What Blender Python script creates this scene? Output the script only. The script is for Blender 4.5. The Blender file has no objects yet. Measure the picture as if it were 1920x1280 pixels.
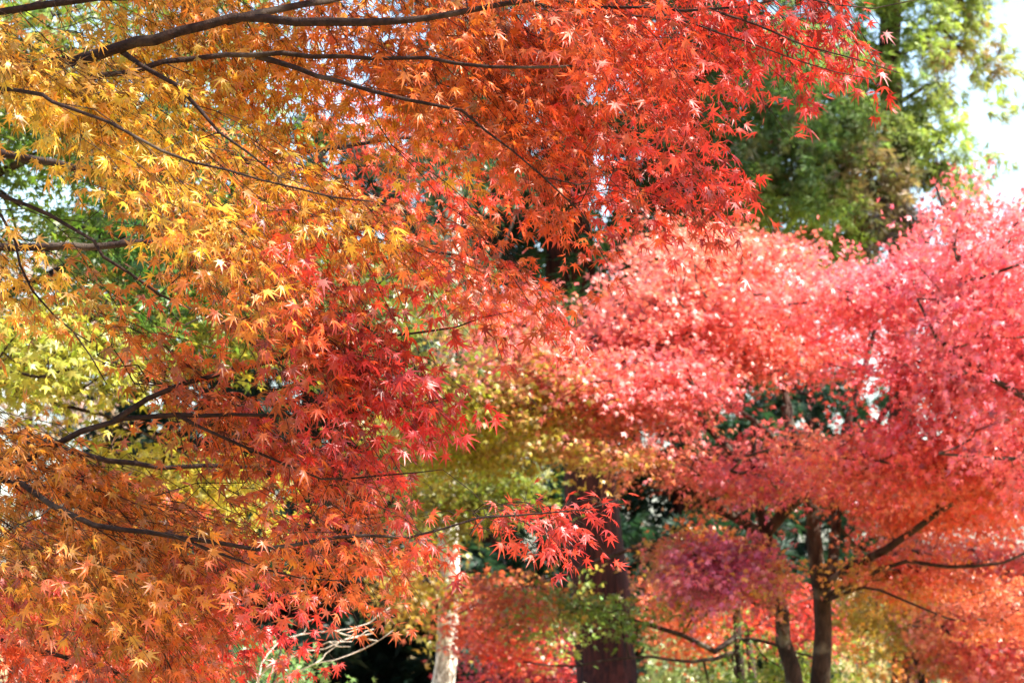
import bpy, math, random
import numpy as np

rng = np.random.default_rng(11)
random.seed(11)
sc = bpy.context.scene
COL = sc.collection
R = math.radians

# ------------------------------------------------------------------ camera
CAM = np.array([0.0, 0.0, 1.6]); PITCH = R(5.0); LENS = 100.0
cd = bpy.data.cameras.new('camera'); cd.lens = LENS; cd.sensor_width = 36.0
cd.clip_start = 0.1; cd.clip_end = 3000
cd.dof.use_dof = True; cd.dof.focus_distance = 8.0; cd.dof.aperture_fstop = 9.0
cam = bpy.data.objects.new('camera', cd); COL.objects.link(cam)
cam.location = CAM; cam.rotation_euler = (R(90) + PITCH, 0, 0)
sc.camera = cam

# ------------------------------------------------------------------ world, sun, exposure
SUN_EL, SUN_AZ = R(47), R(106)      # azimuth measured from +Y (view direction) towards +X (right)
w = bpy.data.worlds.new('World'); sc.world = w; w.use_nodes = True
nt = w.node_tree
sky = nt.nodes.new('ShaderNodeTexSky'); sky.sky_type = 'NISHITA'; sky.sun_disc = False
sky.sun_elevation = SUN_EL; sky.sun_rotation = SUN_AZ
sky.air_density = 1.0; sky.dust_density = 1.5; sky.ozone_density = 1.0
bg = nt.nodes['Background']; bg.inputs['Strength'].default_value = 0.115
nt.links.new(sky.outputs[0], bg.inputs[0])
sd = bpy.data.lights.new('sun', 'SUN'); sd.energy = 5.0; sd.angle = R(0.53); sd.color = (1.0, 0.93, 0.82)
sun = bpy.data.objects.new('sun', sd); COL.objects.link(sun)
sun.location = (20, 0, 30)
sun.rotation_euler = (R(90) - SUN_EL, 0, math.pi - SUN_AZ)
vs = sc.view_settings
vs.view_transform = 'Standard'; vs.look = 'None'; vs.gamma = 1.0; vs.exposure = 1.9
vs.use_curve_mapping = False
cy = sc.cycles
cy.max_bounces = 7; cy.diffuse_bounces = 4; cy.glossy_bounces = 2; cy.transmission_bounces = 5
cy.caustics_reflective = False; cy.caustics_refractive = False
cy.sample_clamp_indirect = 6.0
cy.use_denoising = True
sc.render.film_transparent = False

# ------------------------------------------------------------------ small maths
SW = 36.0 / LENS
cp, sp = math.cos(PITCH), math.sin(PITCH)
RIGHT = np.array([1.0, 0, 0]); FWD = np.array([0, cp, sp]); UPV = np.array([0, -sp, cp])
Z = np.array([0, 0, 1.0])

def P(px, py, d):
    """a point seen at photo pixel (px, py), d metres from the camera plane"""
    return CAM + RIGHT * ((px - 960) / 1920 * SW * d) + UPV * (-(py - 640) / 1920 * SW * d) + FWD * d

def Pv(px, py, d):
    px, py, d = map(np.asarray, (px, py, d))
    return CAM + RIGHT * ((px - 960) / 1920 * SW * d)[:, None] + UPV * (-(py - 640) / 1920 * SW * d)[:, None] + FWD * d[:, None]

def proj(p):
    q = p - CAM
    d = q @ FWD
    return 960 + (q @ RIGHT) / (d * SW) * 1920, 640 - (q @ UPV) / (d * SW) * 1920

def unit(v):
    return v / np.maximum(np.linalg.norm(v, axis=-1, keepdims=True), 1e-9)

def lin(h):
    h = h.lstrip('#'); c = np.array([int(h[i:i + 2], 16) / 255 for i in (0, 2, 4)])
    return np.where(c <= 0.04045, c / 12.92, ((c + 0.055) / 1.055) ** 2.4)

def in_poly(px, py, poly):
    ins = np.zeros(len(px), bool); n = len(poly); j = n - 1
    for i in range(n):
        xi, yi = poly[i]; xj, yj = poly[j]
        c = ((yi > py) != (yj > py)) & (px < (xj - xi) * (py - yi) / (yj - yi + 1e-9) + xi)
        ins ^= c; j = i
    return ins

_K = rng.normal(0, 1, (7, 3)); _PH = rng.uniform(0, 6.28, 7)
def tiers(p, lx, lz):
    """smooth 3-d noise, flattened so that leaf layers form"""
    k = _K / np.array([lx, lx, lz]) * 3.2
    return np.sin(p @ k.T + _PH).sum(1) / 2.6

def sample_gaps(poly, d0, d1, n, lx, lz, thr):
    px, py = sample_poly(poly, n * 4); d = rng.uniform(d0, d1, n * 4)
    k = np.nonzero(tiers(Pv(px, py, d), lx, lz) > thr)[0][:n]
    return px[k], py[k], d[k]

def sample_poly(poly, n):
    a = np.array(poly, float); lo, hi = a.min(0), a.max(0); xs, ys = [], []
    while len(xs) < n:
        p = rng.uniform(lo, hi, (n * 2, 2)); k = in_poly(p[:, 0], p[:, 1], poly)
        xs += list(p[k, 0]); ys += list(p[k, 1])
    return np.array(xs[:n]), np.array(ys[:n])

def cmap(points, wash=0.0, gain=1.0):
    pts = np.array([(p[0], p[1]) for p in points], float); cols = np.array([lin(p[2]) for p in points])
    wash = wash * np.clip(1.25 - 1.5 * cols[:, 1:2] / cols[:, 0:1], 0, 1)      # pale sheen of the light put into leaf colour, reds only
    cols = cols * (1 - wash) * gain + wash
    def f(px, py):
        d2 = (px[:, None] - pts[:, 0]) ** 2 + (py[:, None] - pts[:, 1]) ** 2 + 900
        wt = d2 ** -2.4
        return (wt @ cols) / wt.sum(1, keepdims=True)
    return f

# ------------------------------------------------------------------ materials
def new_mat(name):
    m = bpy.data.materials.new(name); m.use_nodes = True
    t = m.node_tree; b = t.nodes['Principled BSDF']
    return m, t, b

def leaf_mat(name, rough=0.38, trans=0.5, spec=0.5, warm=(1.12, 1.05, 0.9)):
    m, t, b = new_mat(name)
    at = t.nodes.new('ShaderNodeAttribute'); at.attribute_name = 'leaf_colour'
    geo = t.nodes.new('ShaderNodeNewGeometry')
    no = t.nodes.new('ShaderNodeTexNoise'); no.inputs['Scale'].default_value = 55; no.inputs['Detail'].default_value = 3
    tc = t.nodes.new('ShaderNodeTexCoord'); t.links.new(tc.outputs['Object'], no.inputs['Vector'])
    mr = t.nodes.new('ShaderNodeMapRange'); mr.inputs['From Min'].default_value = 0.3; mr.inputs['From Max'].default_value = 0.7
    mr.inputs['To Min'].default_value = 0.8; mr.inputs['To Max'].default_value = 1.15
    t.links.new(no.outputs['Fac'], mr.inputs['Value'])
    mul = t.nodes.new('ShaderNodeVectorMath'); mul.operation = 'SCALE'
    t.links.new(at.outputs['Color'], mul.inputs[0]); t.links.new(mr.outputs[0], mul.inputs['Scale'])
    t.links.new(mul.outputs[0], b.inputs['Base Color'])
    b.inputs['Roughness'].default_value = rough; b.inputs['Specular IOR Level'].default_value = spec
    tr = t.nodes.new('ShaderNodeBsdfTranslucent')
    m2 = t.nodes.new('ShaderNodeVectorMath'); m2.operation = 'MULTIPLY'; m2.inputs[1].default_value = warm
    t.links.new(mul.outputs[0], m2.inputs[0]); t.links.new(m2.outputs[0], tr.inputs['Color'])
    mx = t.nodes.new('ShaderNodeMixShader'); mx.inputs[0].default_value = trans
    t.links.new(b.outputs[0], mx.inputs[1]); t.links.new(tr.outputs[0], mx.inputs[2])
    t.links.new(mx.outputs[0], t.nodes['Material Output'].inputs['Surface'])
    return m

def bark_mat(name, dark, light, scale=(14, 14, 2.5), bump=0.5, lichen=None):
    m, t, b = new_mat(name)
    tc = t.nodes.new('ShaderNodeTexCoord'); mp = t.nodes.new('ShaderNodeMapping'); mp.inputs['Scale'].default_value = scale
    t.links.new(tc.outputs['Object'], mp.inputs['Vector'])
    no = t.nodes.new('ShaderNodeTexNoise'); no.inputs['Scale'].default_value = 1.6; no.inputs['Detail'].default_value = 8
    no.inputs['Roughness'].default_value = 0.65
    t.links.new(mp.outputs[0], no.inputs['Vector'])
    cr = t.nodes.new('ShaderNodeValToRGB')
    cr.color_ramp.elements[0].position = 0.36; cr.color_ramp.elements[0].color = (*lin(dark), 1)
    cr.color_ramp.elements[1].position = 0.62; cr.color_ramp.elements[1].color = (*lin(light), 1)
    t.links.new(no.outputs['Fac'], cr.inputs['Fac'])
    out = cr.outputs[0]
    if lichen:
        n2 = t.nodes.new('ShaderNodeTexNoise'); n2.inputs['Scale'].default_value = 5; n2.inputs['Detail'].default_value = 6
        t.links.new(tc.outputs['Object'], n2.inputs['Vector'])
        r2 = t.nodes.new('ShaderNodeMapRange'); r2.inputs['From Min'].default_value = 0.55; r2.inputs['From Max'].default_value = 0.68
        t.links.new(n2.outputs['Fac'], r2.inputs['Value'])
        mi = t.nodes.new('ShaderNodeMix'); mi.data_type = 'RGBA'; mi.inputs[7].default_value = (*lin(lichen), 1)
        t.links.new(r2.outputs[0], mi.inputs[0]); t.links.new(out, mi.inputs[6]); out = mi.outputs[2]
    t.links.new(out, b.inputs['Base Color'])
    bp = t.nodes.new('ShaderNodeBump'); bp.inputs['Strength'].default_value = bump; bp.inputs['Distance'].default_value = 0.03
    t.links.new(no.outputs['Fac'], bp.inputs['Height']); t.links.new(bp.outputs[0], b.inputs['Normal'])
    b.inputs['Roughness'].default_value = 0.85; b.inputs['Specular IOR Level'].default_value = 0.25
    return m

M_MAPLE = leaf_mat('maple_leaf', 0.42, 0.5, 0.9)
M_FAR = leaf_mat('maple_leaf_glossy', 0.44, 0.42, 0.95)
M_NEEDLE = leaf_mat('conifer_needle', 0.5, 0.42, 0.4, (1.15, 1.15, 0.7))
M_TWIG = bark_mat('maple_bark', '1a100e', '38261f', (26, 26, 26), 0.6, '4d4238')
M_TRUNK = bark_mat('maple_trunk_bark', '1f1613', '4a3a31', (9, 9, 3), 0.6, '6a6658')
M_CEDAR = bark_mat('cedar_bark', '150908', '52261e', (11, 11, .5), 1.0)
M_PALE = bark_mat('pale_flaking_bark', '6f6558', 'ece6da', (16, 16, 7), 0.8)
M_BARE = bark_mat('bleached_twig_bark', '8d7d70', 'c9bcae', (20, 20, 20), 0.2)

# ------------------------------------------------------------------ object helpers
def link(o, parent=None):
    COL.objects.link(o)
    if parent is not None: o.parent = parent
    return o

def thing(name, label, cat, loc, group=None):
    o = bpy.data.objects.new(name, None); o.location = loc; o.empty_display_size = 0.3
    link(o); o['label'] = label; o['category'] = cat
    if group: o['group'] = group
    return o

def mesh_obj(name, V, T, mat, parent=None, cols=None, quads=False, smooth=False):
    me = bpy.data.meshes.new(name)
    V = np.asarray(V, np.float32); T = np.asarray(T, np.int32); k = T.shape[1]
    me.vertices.add(len(V)); me.loops.add(T.size); me.polygons.add(len(T))
    org = np.zeros(3, np.float32)
    p = parent
    while p is not None:
        org += np.array(p.location, np.float32); p = p.parent
    me.vertices.foreach_set('co', (V - org).ravel())
    me.loops.foreach_set('vertex_index', T.ravel())
    me.polygons.foreach_set('loop_start', np.arange(0, T.size, k, dtype=np.int32))
    if smooth: me.polygons.foreach_set('use_smooth', np.ones(len(T), bool))
    if cols is not None:
        a = me.attributes.new('leaf_colour', 'FLOAT_COLOR', 'POINT')
        a.data.foreach_set('color', np.concatenate([cols, np.ones((len(cols), 1))], 1).astype(np.float32).ravel())
    me.update(calc_edges=True)
    me.materials.append(mat)
    return link(bpy.data.objects.new(name, me), parent)

class Tubes:
    def __init__(s): s.V = []; s.F = []; s.n = 0
    def add(s, pts, rad, sides=6, lump=0.0):
        pts = np.asarray(pts, float); rad = np.broadcast_to(np.asarray(rad, float), (len(pts),))
        tan = unit(np.gradient(pts, axis=0))
        ref = np.array([0, 0, 1.0]) if abs(tan[:, 2].mean()) < 0.8 else np.array([1.0, 0, 0])
        u = unit(np.cross(tan, ref)); v = np.cross(tan, u)
        a = np.linspace(0, 2 * np.pi, sides, endpoint=False)
        rr = rad[:, None] * (1 + lump * rng.normal(0, 1, (len(pts), sides)))
        ring = pts[:, None] + (u[:, None] * np.cos(a)[None, :, None] + v[:, None] * np.sin(a)[None, :, None]) * rr[..., None]
        m = len(pts); base = s.n
        s.V.append(ring.reshape(-1, 3)); s.n += m * sides
        i = np.arange(m - 1)[:, None] * sides + base; j = np.arange(sides)[None]; k = (j + 1) % sides
        s.F.append(np.stack([i + j, i + k, i + sides + k, i + sides + j], -1).reshape(-1, 4))
        # caps: pinch both ends
        for e, ringi in ((pts[0], 0), (pts[-1], m - 1)):
            s.V.append(e[None]); c = s.n; s.n += 1
            jj = np.arange(sides); b = base + ringi * sides
            s.F.append(np.stack([b + jj, b + (jj + 1) % sides, np.full(sides, c), np.full(sides, c)], -1)[:, [0, 1, 2, 2]])
    def build(s, name, mat, parent=None):
        V = np.concatenate(s.V); F = np.concatenate(s.F)
        q = F[F[:, 2] != F[:, 3]]; t = F[F[:, 2] == F[:, 3]][:, :3]
        tri = np.concatenate([q[:, [0, 1, 2]], q[:, [0, 2, 3]], t])
        return mesh_obj(name, V, tri, mat, parent, smooth=True)

# ------------------------------------------------------------------ leaf templates: (x side, y along, z up), tris, radial
def palmate(angles, lens, sinus, shoulder=None, curl=0.18):
    out = [(0, -0.03)]
    k = len(angles)
    for i, (a, l) in enumerate(zip(angles, lens)):
        if shoulder:
            wd, at = shoulder
            out.append((math.radians(a - wd), l * at, 1)); 
            out.append((math.radians(a), l, 1)); out.append((math.radians(a + wd), l * at, 1))
        else:
            out.append((math.radians(a), l, 1))
        if i < k - 1:
            am = (a + angles[i + 1]) / 2
            out.append((math.radians(am), sinus * (l + lens[i + 1]) / 2, 1))
    xy = [out[0]] + [(o[1] * math.sin(o[0]), o[1] * math.cos(o[0])) for o in out[1:]]
    xy = np.array(xy); r = np.linalg.norm(xy, axis=1)
    z = -curl * r ** 2
    V = np.column_stack([xy, z]); n = len(xy)
    T = np.array([(0, i, i + 1) for i in range(1, n - 1)])
    return V, T, r
LEAF7 = palmate([-116, -78, -39, 0, 39, 78, 116], [.42, .74, .98, 1.1, .98, .74, .42], .31, (7.2, .52), .22)
LEAF5 = palmate([-95, -48, 0, 48, 95], [.6, .9, 1.05, .9, .6], .42)
def tuft(k=7, spread=75, wd=.07):
    V = []; T = []; r = []
    for i in range(k):
        a = math.radians(-spread + 2 * spread * i / (k - 1)); l = 0.75 + 0.25 * math.cos(a) + 0.08 * ((i * 37) % 5 - 2)
        d = np.array([math.sin(a), math.cos(a)]); s = np.array([d[1], -d[0]])
        b = len(V); z = 0.25 * math.sin(i * 2.4)
        V += [(*(-s * wd * .5), 0), (*(s * wd * .5), 0), (*(d * l * .6 + s * wd), z * .5), (*(d * l), z - .2)]
        T += [(b, b + 1, b + 2), (b, b + 2, b + 3)]; r += [0, 0, .6, 1]
    return np.array(V), np.array(T), np.array(r)
TUFT = tuft()

def leaves_obj(name, tpl, pos, d, n, size, col, mat, parent, tipcol=None):
    TV, TT, Tr = tpl
    d = unit(d); s = unit(np.cross(d, n)); n = np.cross(s, d)
    N = len(pos); k = len(TV)
    curl = rng.uniform(-0.4, 2.2, N)[:, None]; wid = rng.uniform(.82, 1.08, N)[:, None]
    fold = rng.uniform(-.1, .45, N)[:, None]
    zz = TV[None, :, 2] * curl + np.abs(TV[None, :, 0]) * fold * -1
    loc = (TV[None, :, 0] * wid)[..., None] * s[:, None] + (TV[None, :, 1][..., None]) * d[:, None] + zz[..., None] * n[:, None]
    V = pos[:, None] + loc * np.asarray(size)[:, None, None]
    T = TT[None] + (np.arange(N) * k)[:, None, None]
    tone = 1 + (Tr[None] - .5) * rng.normal(0, .12, N)[:, None]
    hue = np.ones((N, k, 3)); u = rng.uniform(-.25, .8, N)[:, None] * (Tr[None] - .45)
    hue[..., 1] -= .55 * u; hue[..., 0] += .1 * u
    dry = (rng.random(N) < .05)[:, None, None]
    C = np.clip(col[:, None] * tone[..., None] * hue, 0, 1)
    C = np.where(dry, C * np.array([.5, .55, .6]), C)
    return mesh_obj(name, V.reshape(-1, 3), T.reshape(-1, 3), mat, parent, C.reshape(-1, 3))

# ------------------------------------------------------------------ branching
def resample(pts, step, jitter=0.0):
    pts = np.asarray(pts, float)
    # Catmull-Rom through the points
    q = np.vstack([2 * pts[0] - pts[1], pts, 2 * pts[-1] - pts[-2]])
    out = []
    for i in range(1, len(q) - 2):
        m = max(1, int(np.linalg.norm(q[i + 1, :3] - q[i, :3]) / step))
        t = np.linspace(0, 1, m, endpoint=False)[:, None]
        a, b, c, e = q[i - 1], q[i], q[i + 1], q[i + 2]
        out.append(.5 * (2 * b + (c - a) * t + (2 * a - 5 * b + 4 * c - e) * t ** 2 + (3 * b - a - 3 * c + e) * t ** 3))
    out.append(pts[-1:]); o = np.vstack(out)
    if jitter: o[1:-1, :3] += rng.normal(0, jitter, (len(o) - 2, 3))
    return o

def limb(pts, r0, r1, step=.08, jit=0.004, near=0.0):
    """pts: list of (px, py, depth); returns Nx4 (xyz, radius)"""
    p = np.array([P(q[0], q[1], q[2] - near * (q[0] > -150)) for q in pts]); c = resample(p, step, jit)
    t = np.linspace(0, 1, len(c))
    return np.column_stack([c, r0 + (r1 - r0) * t ** .8])

class Grower:
    """joins every spray to the nearest limb, or to a twig already grown from it"""
    def __init__(s, limbs, cap=60000):
        s.X = np.zeros((cap, 3)); s.own = np.zeros(cap, int); s.par = np.full(cap, -1); s.r = np.zeros(cap); s.n = 0
        s.chains = []; s.limbs = limbs; s.cnt = np.zeros(cap); s.gen = np.zeros(cap)
        for li, L in enumerate(limbs):
            a = s.n; m = len(L)
            s.X[a:a + m] = L[:, :3]; s.own[a:a + m] = li; s.r[a:a + m] = L[:, 3]
            s.par[a + 1:a + m] = np.arange(a, a + m - 1); s.n += m
        s.nl = s.n
    def grow(s, ends, flow, step=.12, wig=.012, back=1.6, skip=0.0):
        order = np.argsort([np.min(np.linalg.norm(s.X[:s.nl] - e, axis=1)) for e in ends])
        own = np.zeros(len(ends), int)
        for k in order:
            e, f = ends[k], flow[k]
            v = e - s.X[:s.n]; L = np.linalg.norm(v, axis=1) + 1e-6
            cost = L * (1 + back * (1 - (v @ f) / L)) + .03 * s.gen[:s.n]
            i = int(np.argmin(cost)); p0 = s.X[i]; ln = L[i]
            own[k] = s.own[i]
            m = max(2, int(ln / step) + 1)
            pd = unit(s.X[i] - s.X[s.par[i]]) if s.par[i] >= 0 else unit(v[i])
            c1 = p0 + (unit(v[i]) * .8 + pd * .5) * ln * .35; c2 = e - f * ln * .35
            t = np.linspace(0, 1, m + 1)[1:, None]
            q = (1 - t) ** 3 * p0 + 3 * (1 - t) ** 2 * t * c1 + 3 * (1 - t) * t ** 2 * c2 + t ** 3 * e
            q[:-1] += rng.normal(0, wig, (m - 1, 3))
            a = s.n; s.X[a:a + m] = q; s.own[a:a + m] = s.own[i]; s.par[a] = i
            s.par[a + 1:a + m] = np.arange(a, a + m - 1); s.gen[a:a + m] = s.gen[i] + 1
            s.n += m; s.chains.append((i, a, m))
        return own
    def radii(s, r_tip, power=.42):
        s.cnt[:] = 0
        for i, a, m in s.chains: s.cnt[a + m - 1] += 1
        for j in range(s.n - 1, s.nl - 1, -1):
            if s.par[j] >= 0: s.cnt[s.par[j]] += s.cnt[j]
        k = slice(s.nl, s.n)
        s.r[k] = r_tip * np.maximum(s.cnt[k], 1) ** power
    def tubes(s, nl, r_tip, sides=5, lsides=8, lump=.05):
        s.radii(r_tip)
        tb = [Tubes() for _ in range(nl)]
        for li, L in enumerate(s.limbs): tb[li].add(L[:, :3], L[:, 3], lsides, lump)
        for i, a, m in s.chains:
            pts = np.vstack([s.X[i], s.X[a:a + m]]); r = np.concatenate([[s.r[a]], s.r[a:a + m]])
            r = np.minimum(r, max(s.r[i] * .85, r_tip))
            tb[s.own[a]].add(pts, r, sides)
        return tb

def rand_unit(n):
    return unit(rng.normal(0, 1, (n, 3)))

# a detailed spray: main twig, opposite side twigs, leaves in opposite pairs
def fine_spray(e, f, L, tb, leaves, size, droop=.35, dens=1.0, sid=0):
    side = unit(np.cross(f, Z) + rng.normal(0, .35, 3)); nodes = max(4, int(L / .075))
    t = np.linspace(0, 1, nodes + 1)
    main = e + f * (t * L)[:, None] - Z * (droop * L * t ** 2)[:, None] + rng.normal(0, .006, (nodes + 1, 3))
    main[0] = e
    tb.add(main, np.linspace(.0013, .0006, nodes + 1), 3)
    def leaf(p, d, s):
        if rng.random() > dens: return
        leaves.append((p, d, s, sid))
    for i in range(1, nodes + 1):
        fd = unit(main[i] - main[i - 1])
        for sg in (-1, 1):
            if i < nodes and rng.random() < .85:
                sl = L * .5 * (1 - .75 * i / nodes) * rng.uniform(.6, 1.2)
                dd = unit(fd * .75 + side * sg * rng.uniform(.5, .9) - Z * .12 + rng.normal(0, .18, 3))
                k = max(1, int(sl / .055)); tt = np.linspace(0, 1, k + 1)
                tw = main[i] + dd * (tt * sl)[:, None] - Z * (.3 * sl * tt ** 2)[:, None]
                tb.add(tw, np.linspace(.0008, .0005, k + 1), 3)
                s2 = unit(np.cross(dd, Z) + rng.normal(0, .3, 3))
                for j in range(1, k + 1):
                    for s3 in (-1, 1):
                        leaf(tw[j], unit(dd * .6 + s2 * s3 * .8), size)
                leaf(tw[-1], dd, size)
            leaf(main[i], unit(fd * .5 + side * sg), size)
    leaf(main[-1], f, size * 1.05)

def maple_fine(root, limbs, patches, colour, size=.035, r_tip=.0008, mat=M_MAPLE, wig=.019, fill=1.0, gap=-.2, holes=()):
    """foreground maple: every limb is a part, its leaves a sub-part of it"""
    G = Grower(limbs); E = []; F = []; LN = []; DN = []
    for poly, d0, d1, n, ang, L, dens in patches:
        px, py, d = sample_gaps(poly, d0, d1, int(n * fill), .9, .45, gap)
        for h in holes:
            k = ~np.any([in_poly(px + q, py + .45 * q + 40, h) for q in (-110, -30, 50, 120)], axis=0); px, py, d = px[k], py[k], d[k]
        n = len(px)
        a = np.radians(ang + rng.normal(0, 16, n))
        f = unit(np.cos(a)[:, None] * RIGHT - np.sin(a)[:, None] * Z + (rng.normal(0, .45, n))[:, None] * np.array([0, 1.0, 0]))
        ln = L * rng.uniform(.7, 1.25, n)
        E.append(Pv(px, py, d) - f * (ln * .5)[:, None]); F.append(f); LN.append(ln); DN.append(np.full(n, dens))
    E, F, LN, DN = map(np.concatenate, (E, F, LN, DN))
    own = G.grow(E, F, wig=wig)
    tb = G.tubes(len(limbs), r_tip, lump=.09)
    lv = [[] for _ in limbs]
    for k in range(len(E)): fine_spray(E[k], F[k], LN[k], tb[own[k]], lv[own[k]], size, rng.uniform(.1, .55), DN[k], k)
    tot = 0
    for li in range(len(limbs)):
        lo = tb[li].build('limb', M_TWIG, root)
        if not lv[li]: continue
        p = np.array([q[0] for q in lv[li]]); d = np.array([q[1] for q in lv[li]]); s = np.array([q[2] for q in lv[li]])
        N = len(p); tot += N
        hang = rng.beta(1.2, 1.5, N)[:, None]
        sid = np.array([q[3] for q in lv[li]]); sj = rng.normal(0, 75, (len(E), 2)); sb = rng.lognormal(0, .16, len(E))
        d = unit(d * (1 - .55 * hang) - Z * hang * 1.1 + rng.normal(0, .3, (N, 3)))
        n = unit(Z * (1 - .6 * hang) + rng.normal(0, .5, (N, 3)))
        stalk = rng.uniform(.015, .03, N)[:, None]
        base = p + unit(d * .7 + rng.normal(0, .3, (N, 3)) - Z * .1) * stalk
        px, py = proj(base)
        c = colour(px + sj[sid, 0] + rng.normal(0, 30, N), py + sj[sid, 1] + rng.normal(0, 30, N))
        c = c * (sb[sid] * rng.lognormal(0, .2, N))[:, None] * (1 + rng.normal(0, .09, (N, 3)))
        # petioles ride in the leaf mesh as slivers
        leaves_obj('foliage', LEAF7, base, d, n, s * rng.uniform(.55, 1.3, N), np.clip(c, .004, .9), mat, lo)
    print("fine", root.name, tot, len(E))

def maple_far(root, limbs, patches, colour, size=.05, per=60, mat=M_FAR, r_tip=.004, tpl=LEAF5, trunk_mat=M_TRUNK,
              up=None, leaf_name='foliage', hangf=.6, parts='limb', thick=.06, jitter=40, fill=1.0, gap=-.1, holes=(), lx=2.2, lz=.7, dome=.3):
    """a tree seen at some distance: leaf layers, each joined to a limb"""
    G = Grower(limbs); C = []; F = []; RD = []; TL = []
    for poly, d0, d1, n, ang, rad in patches:
        px, py, d = sample_gaps(poly, d0, d1, int(n * fill), lx, lz, gap)
        for h in holes:
            k = ~in_poly(px, py, h); px, py, d = px[k], py[k], d[k]
        n = len(px)
        c = Pv(px, py, d)
        a = np.radians(ang + rng.normal(0, 25, n))
        f = unit(np.cos(a)[:, None] * RIGHT - np.sin(a)[:, None] * Z + (rng.normal(0, .6, n))[:, None] * np.array([0, 1.0, 0]))
        C.append(c); F.append(f); RD.append(rad * rng.uniform(.6, 1.35, n))
    C, F, RD = map(np.concatenate, (C, F, RD))
    own = G.grow(C, F, step=.3, wig=.03, back=.9)
    tb = G.tubes(len(limbs), r_tip, 4, 10, .04)
    for li in range(len(limbs)):
        lo = tb[li].build(parts, trunk_mat, root)
        k = np.nonzero(own == li)[0]
        if not len(k): continue
        idx = np.repeat(k, rng.poisson(per, len(k)))
        N = len(idx)
        f = F[idx]; s = unit(np.cross(f, Z)); nn = np.cross(s, f)
        rr = np.sqrt(rng.random(N)) * RD[idx] * (1 + .2 * rng.exponential(1, N)); th = rng.uniform(0, 2 * np.pi, N)
        x = rr * np.cos(th); y = rr * np.sin(th) * .75
        z = rng.normal(0, thick, N) - dome * rr ** 2 / RD[idx]
        pos = C[idx] + f * x[:, None] + s * y[:, None] + nn * z[:, None]
        hang = rng.random(N)[:, None] * hangf
        d = unit(f * .5 * np.sign(x)[:, None] + s * .5 * np.sign(y)[:, None] - Z * hang * 1.4 + rng.normal(0, .35, (N, 3)))
        n = unit(nn * (1 - .4 * hang) + rng.normal(0, .42, (N, 3)))
        cj = rng.normal(0, jitter, (len(C), 2)); cb = rng.lognormal(0, .13, len(C))
        px, py = proj(pos)
        c = colour(px + cj[idx, 0] + rng.normal(0, jitter * .5, N), py + cj[idx, 1] + rng.normal(0, jitter * .5, N))
        c = c * (cb[idx] * rng.lognormal(0, .18, N))[:, None] * (1 + rng.normal(0, .08, (N, 3)))
        leaves_obj(leaf_name, tpl, pos, d, n, size * rng.uniform(.7, 1.25, N), np.clip(c, .003, .9), mat, lo)
    print('far leaves', root.name, len(C), 'sprays')

def trunk(root, pts, r0, r1, mat, step=.2, lump=.04, sides=14, flare=0.0, name='trunk'):
    p = np.array(pts, float); c = resample(p, step, .01); t = np.linspace(0, 1, len(c))
    r = r0 + (r1 - r0) * t
    r = r * (1 + flare * np.exp(-t * 14))
    tb = Tubes(); tb.add(c, r, sides, lump); return tb.build(name, mat, root)

def ground_z(x, y):
    # level lawn, a gentle bank rising at the back
    s = np.clip((y - 36) / 40, 0, 1)
    return 1.1 * s * s * (3 - 2 * s) * (0.6 + 0.4 * np.tanh((x - 2) / 4)) + .05 * np.sin(x * .35) * np.cos(y * .22)

def gp(px, d):
    """where the column px meets the ground at depth d"""
    q = P(px, 640, d); q[2] = float(ground_z(q[0], q[1])); return q

# ------------------------------------------------------------------ ground
def build_ground():
    ys = np.concatenate([np.linspace(-30, 0, 8), np.linspace(2, 90, 90), np.geomspace(95, 1800, 14)])
    xs = np.concatenate([-np.geomspace(900, 32, 12), np.linspace(-30, 30, 90), np.geomspace(32, 900, 12)])
    X, Y = np.meshgrid(xs, ys); Zg = ground_z(X, Y)
    V = np.column_stack([X.ravel(), Y.ravel(), Zg.ravel()]); nx, ny = len(xs), len(ys)
    i = (np.arange(ny - 1)[:, None] * nx + np.arange(nx - 1)[None]).ravel()
    F = np.stack([i, i + 1, i + nx + 1, i + nx], -1)
    m, t, b = new_mat('lawn_with_fallen_leaves')
    tc = t.nodes.new('ShaderNodeTexCoord')
    n1 = t.nodes.new('ShaderNodeTexNoise'); n1.inputs['Scale'].default_value = .7; n1.inputs['Detail'].default_value = 8
    n2 = t.nodes.new('ShaderNodeTexNoise'); n2.inputs['Scale'].default_value = 14; n2.inputs['Detail'].default_value = 6
    for n in (n1, n2): t.links.new(tc.outputs['Object'], n.inputs['Vector'])
    c1 = t.nodes.new('ShaderNodeValToRGB'); e = c1.color_ramp.elements
    e[0].position = .35; e[0].color = (*lin('6d7040'), 1); e[1].position = .65; e[1].color = (*lin('b59c70'), 1)
    t.links.new(n1.outputs['Fac'], c1.inputs['Fac'])
    r2 = t.nodes.new('ShaderNodeMapRange'); r2.inputs['From Min'].default_value = .56; r2.inputs['From Max'].default_value = .62
    t.links.new(n2.outputs['Fac'], r2.inputs['Value'])
    mi = t.nodes.new('ShaderNodeMix'); mi.data_type = 'RGBA'; mi.inputs[7].default_value = (*lin('a4583a'), 1)
    t.links.new(r2.outputs[0], mi.inputs[0]); t.links.new(c1.outputs[0], mi.inputs[6]); t.links.new(mi.outputs[2], b.inputs['Base Color'])
    bp = t.nodes.new('ShaderNodeBump'); bp.inputs['Strength'].default_value = .6; t.links.new(n2.outputs['Fac'], bp.inputs['Height'])
    t.links.new(bp.outputs[0], b.inputs['Normal']); b.inputs['Roughness'].default_value = .95
    g = mesh_obj('ground', V, F, m, None, smooth=True); g['kind'] = 'structure'
    return g
build_ground()

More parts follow.
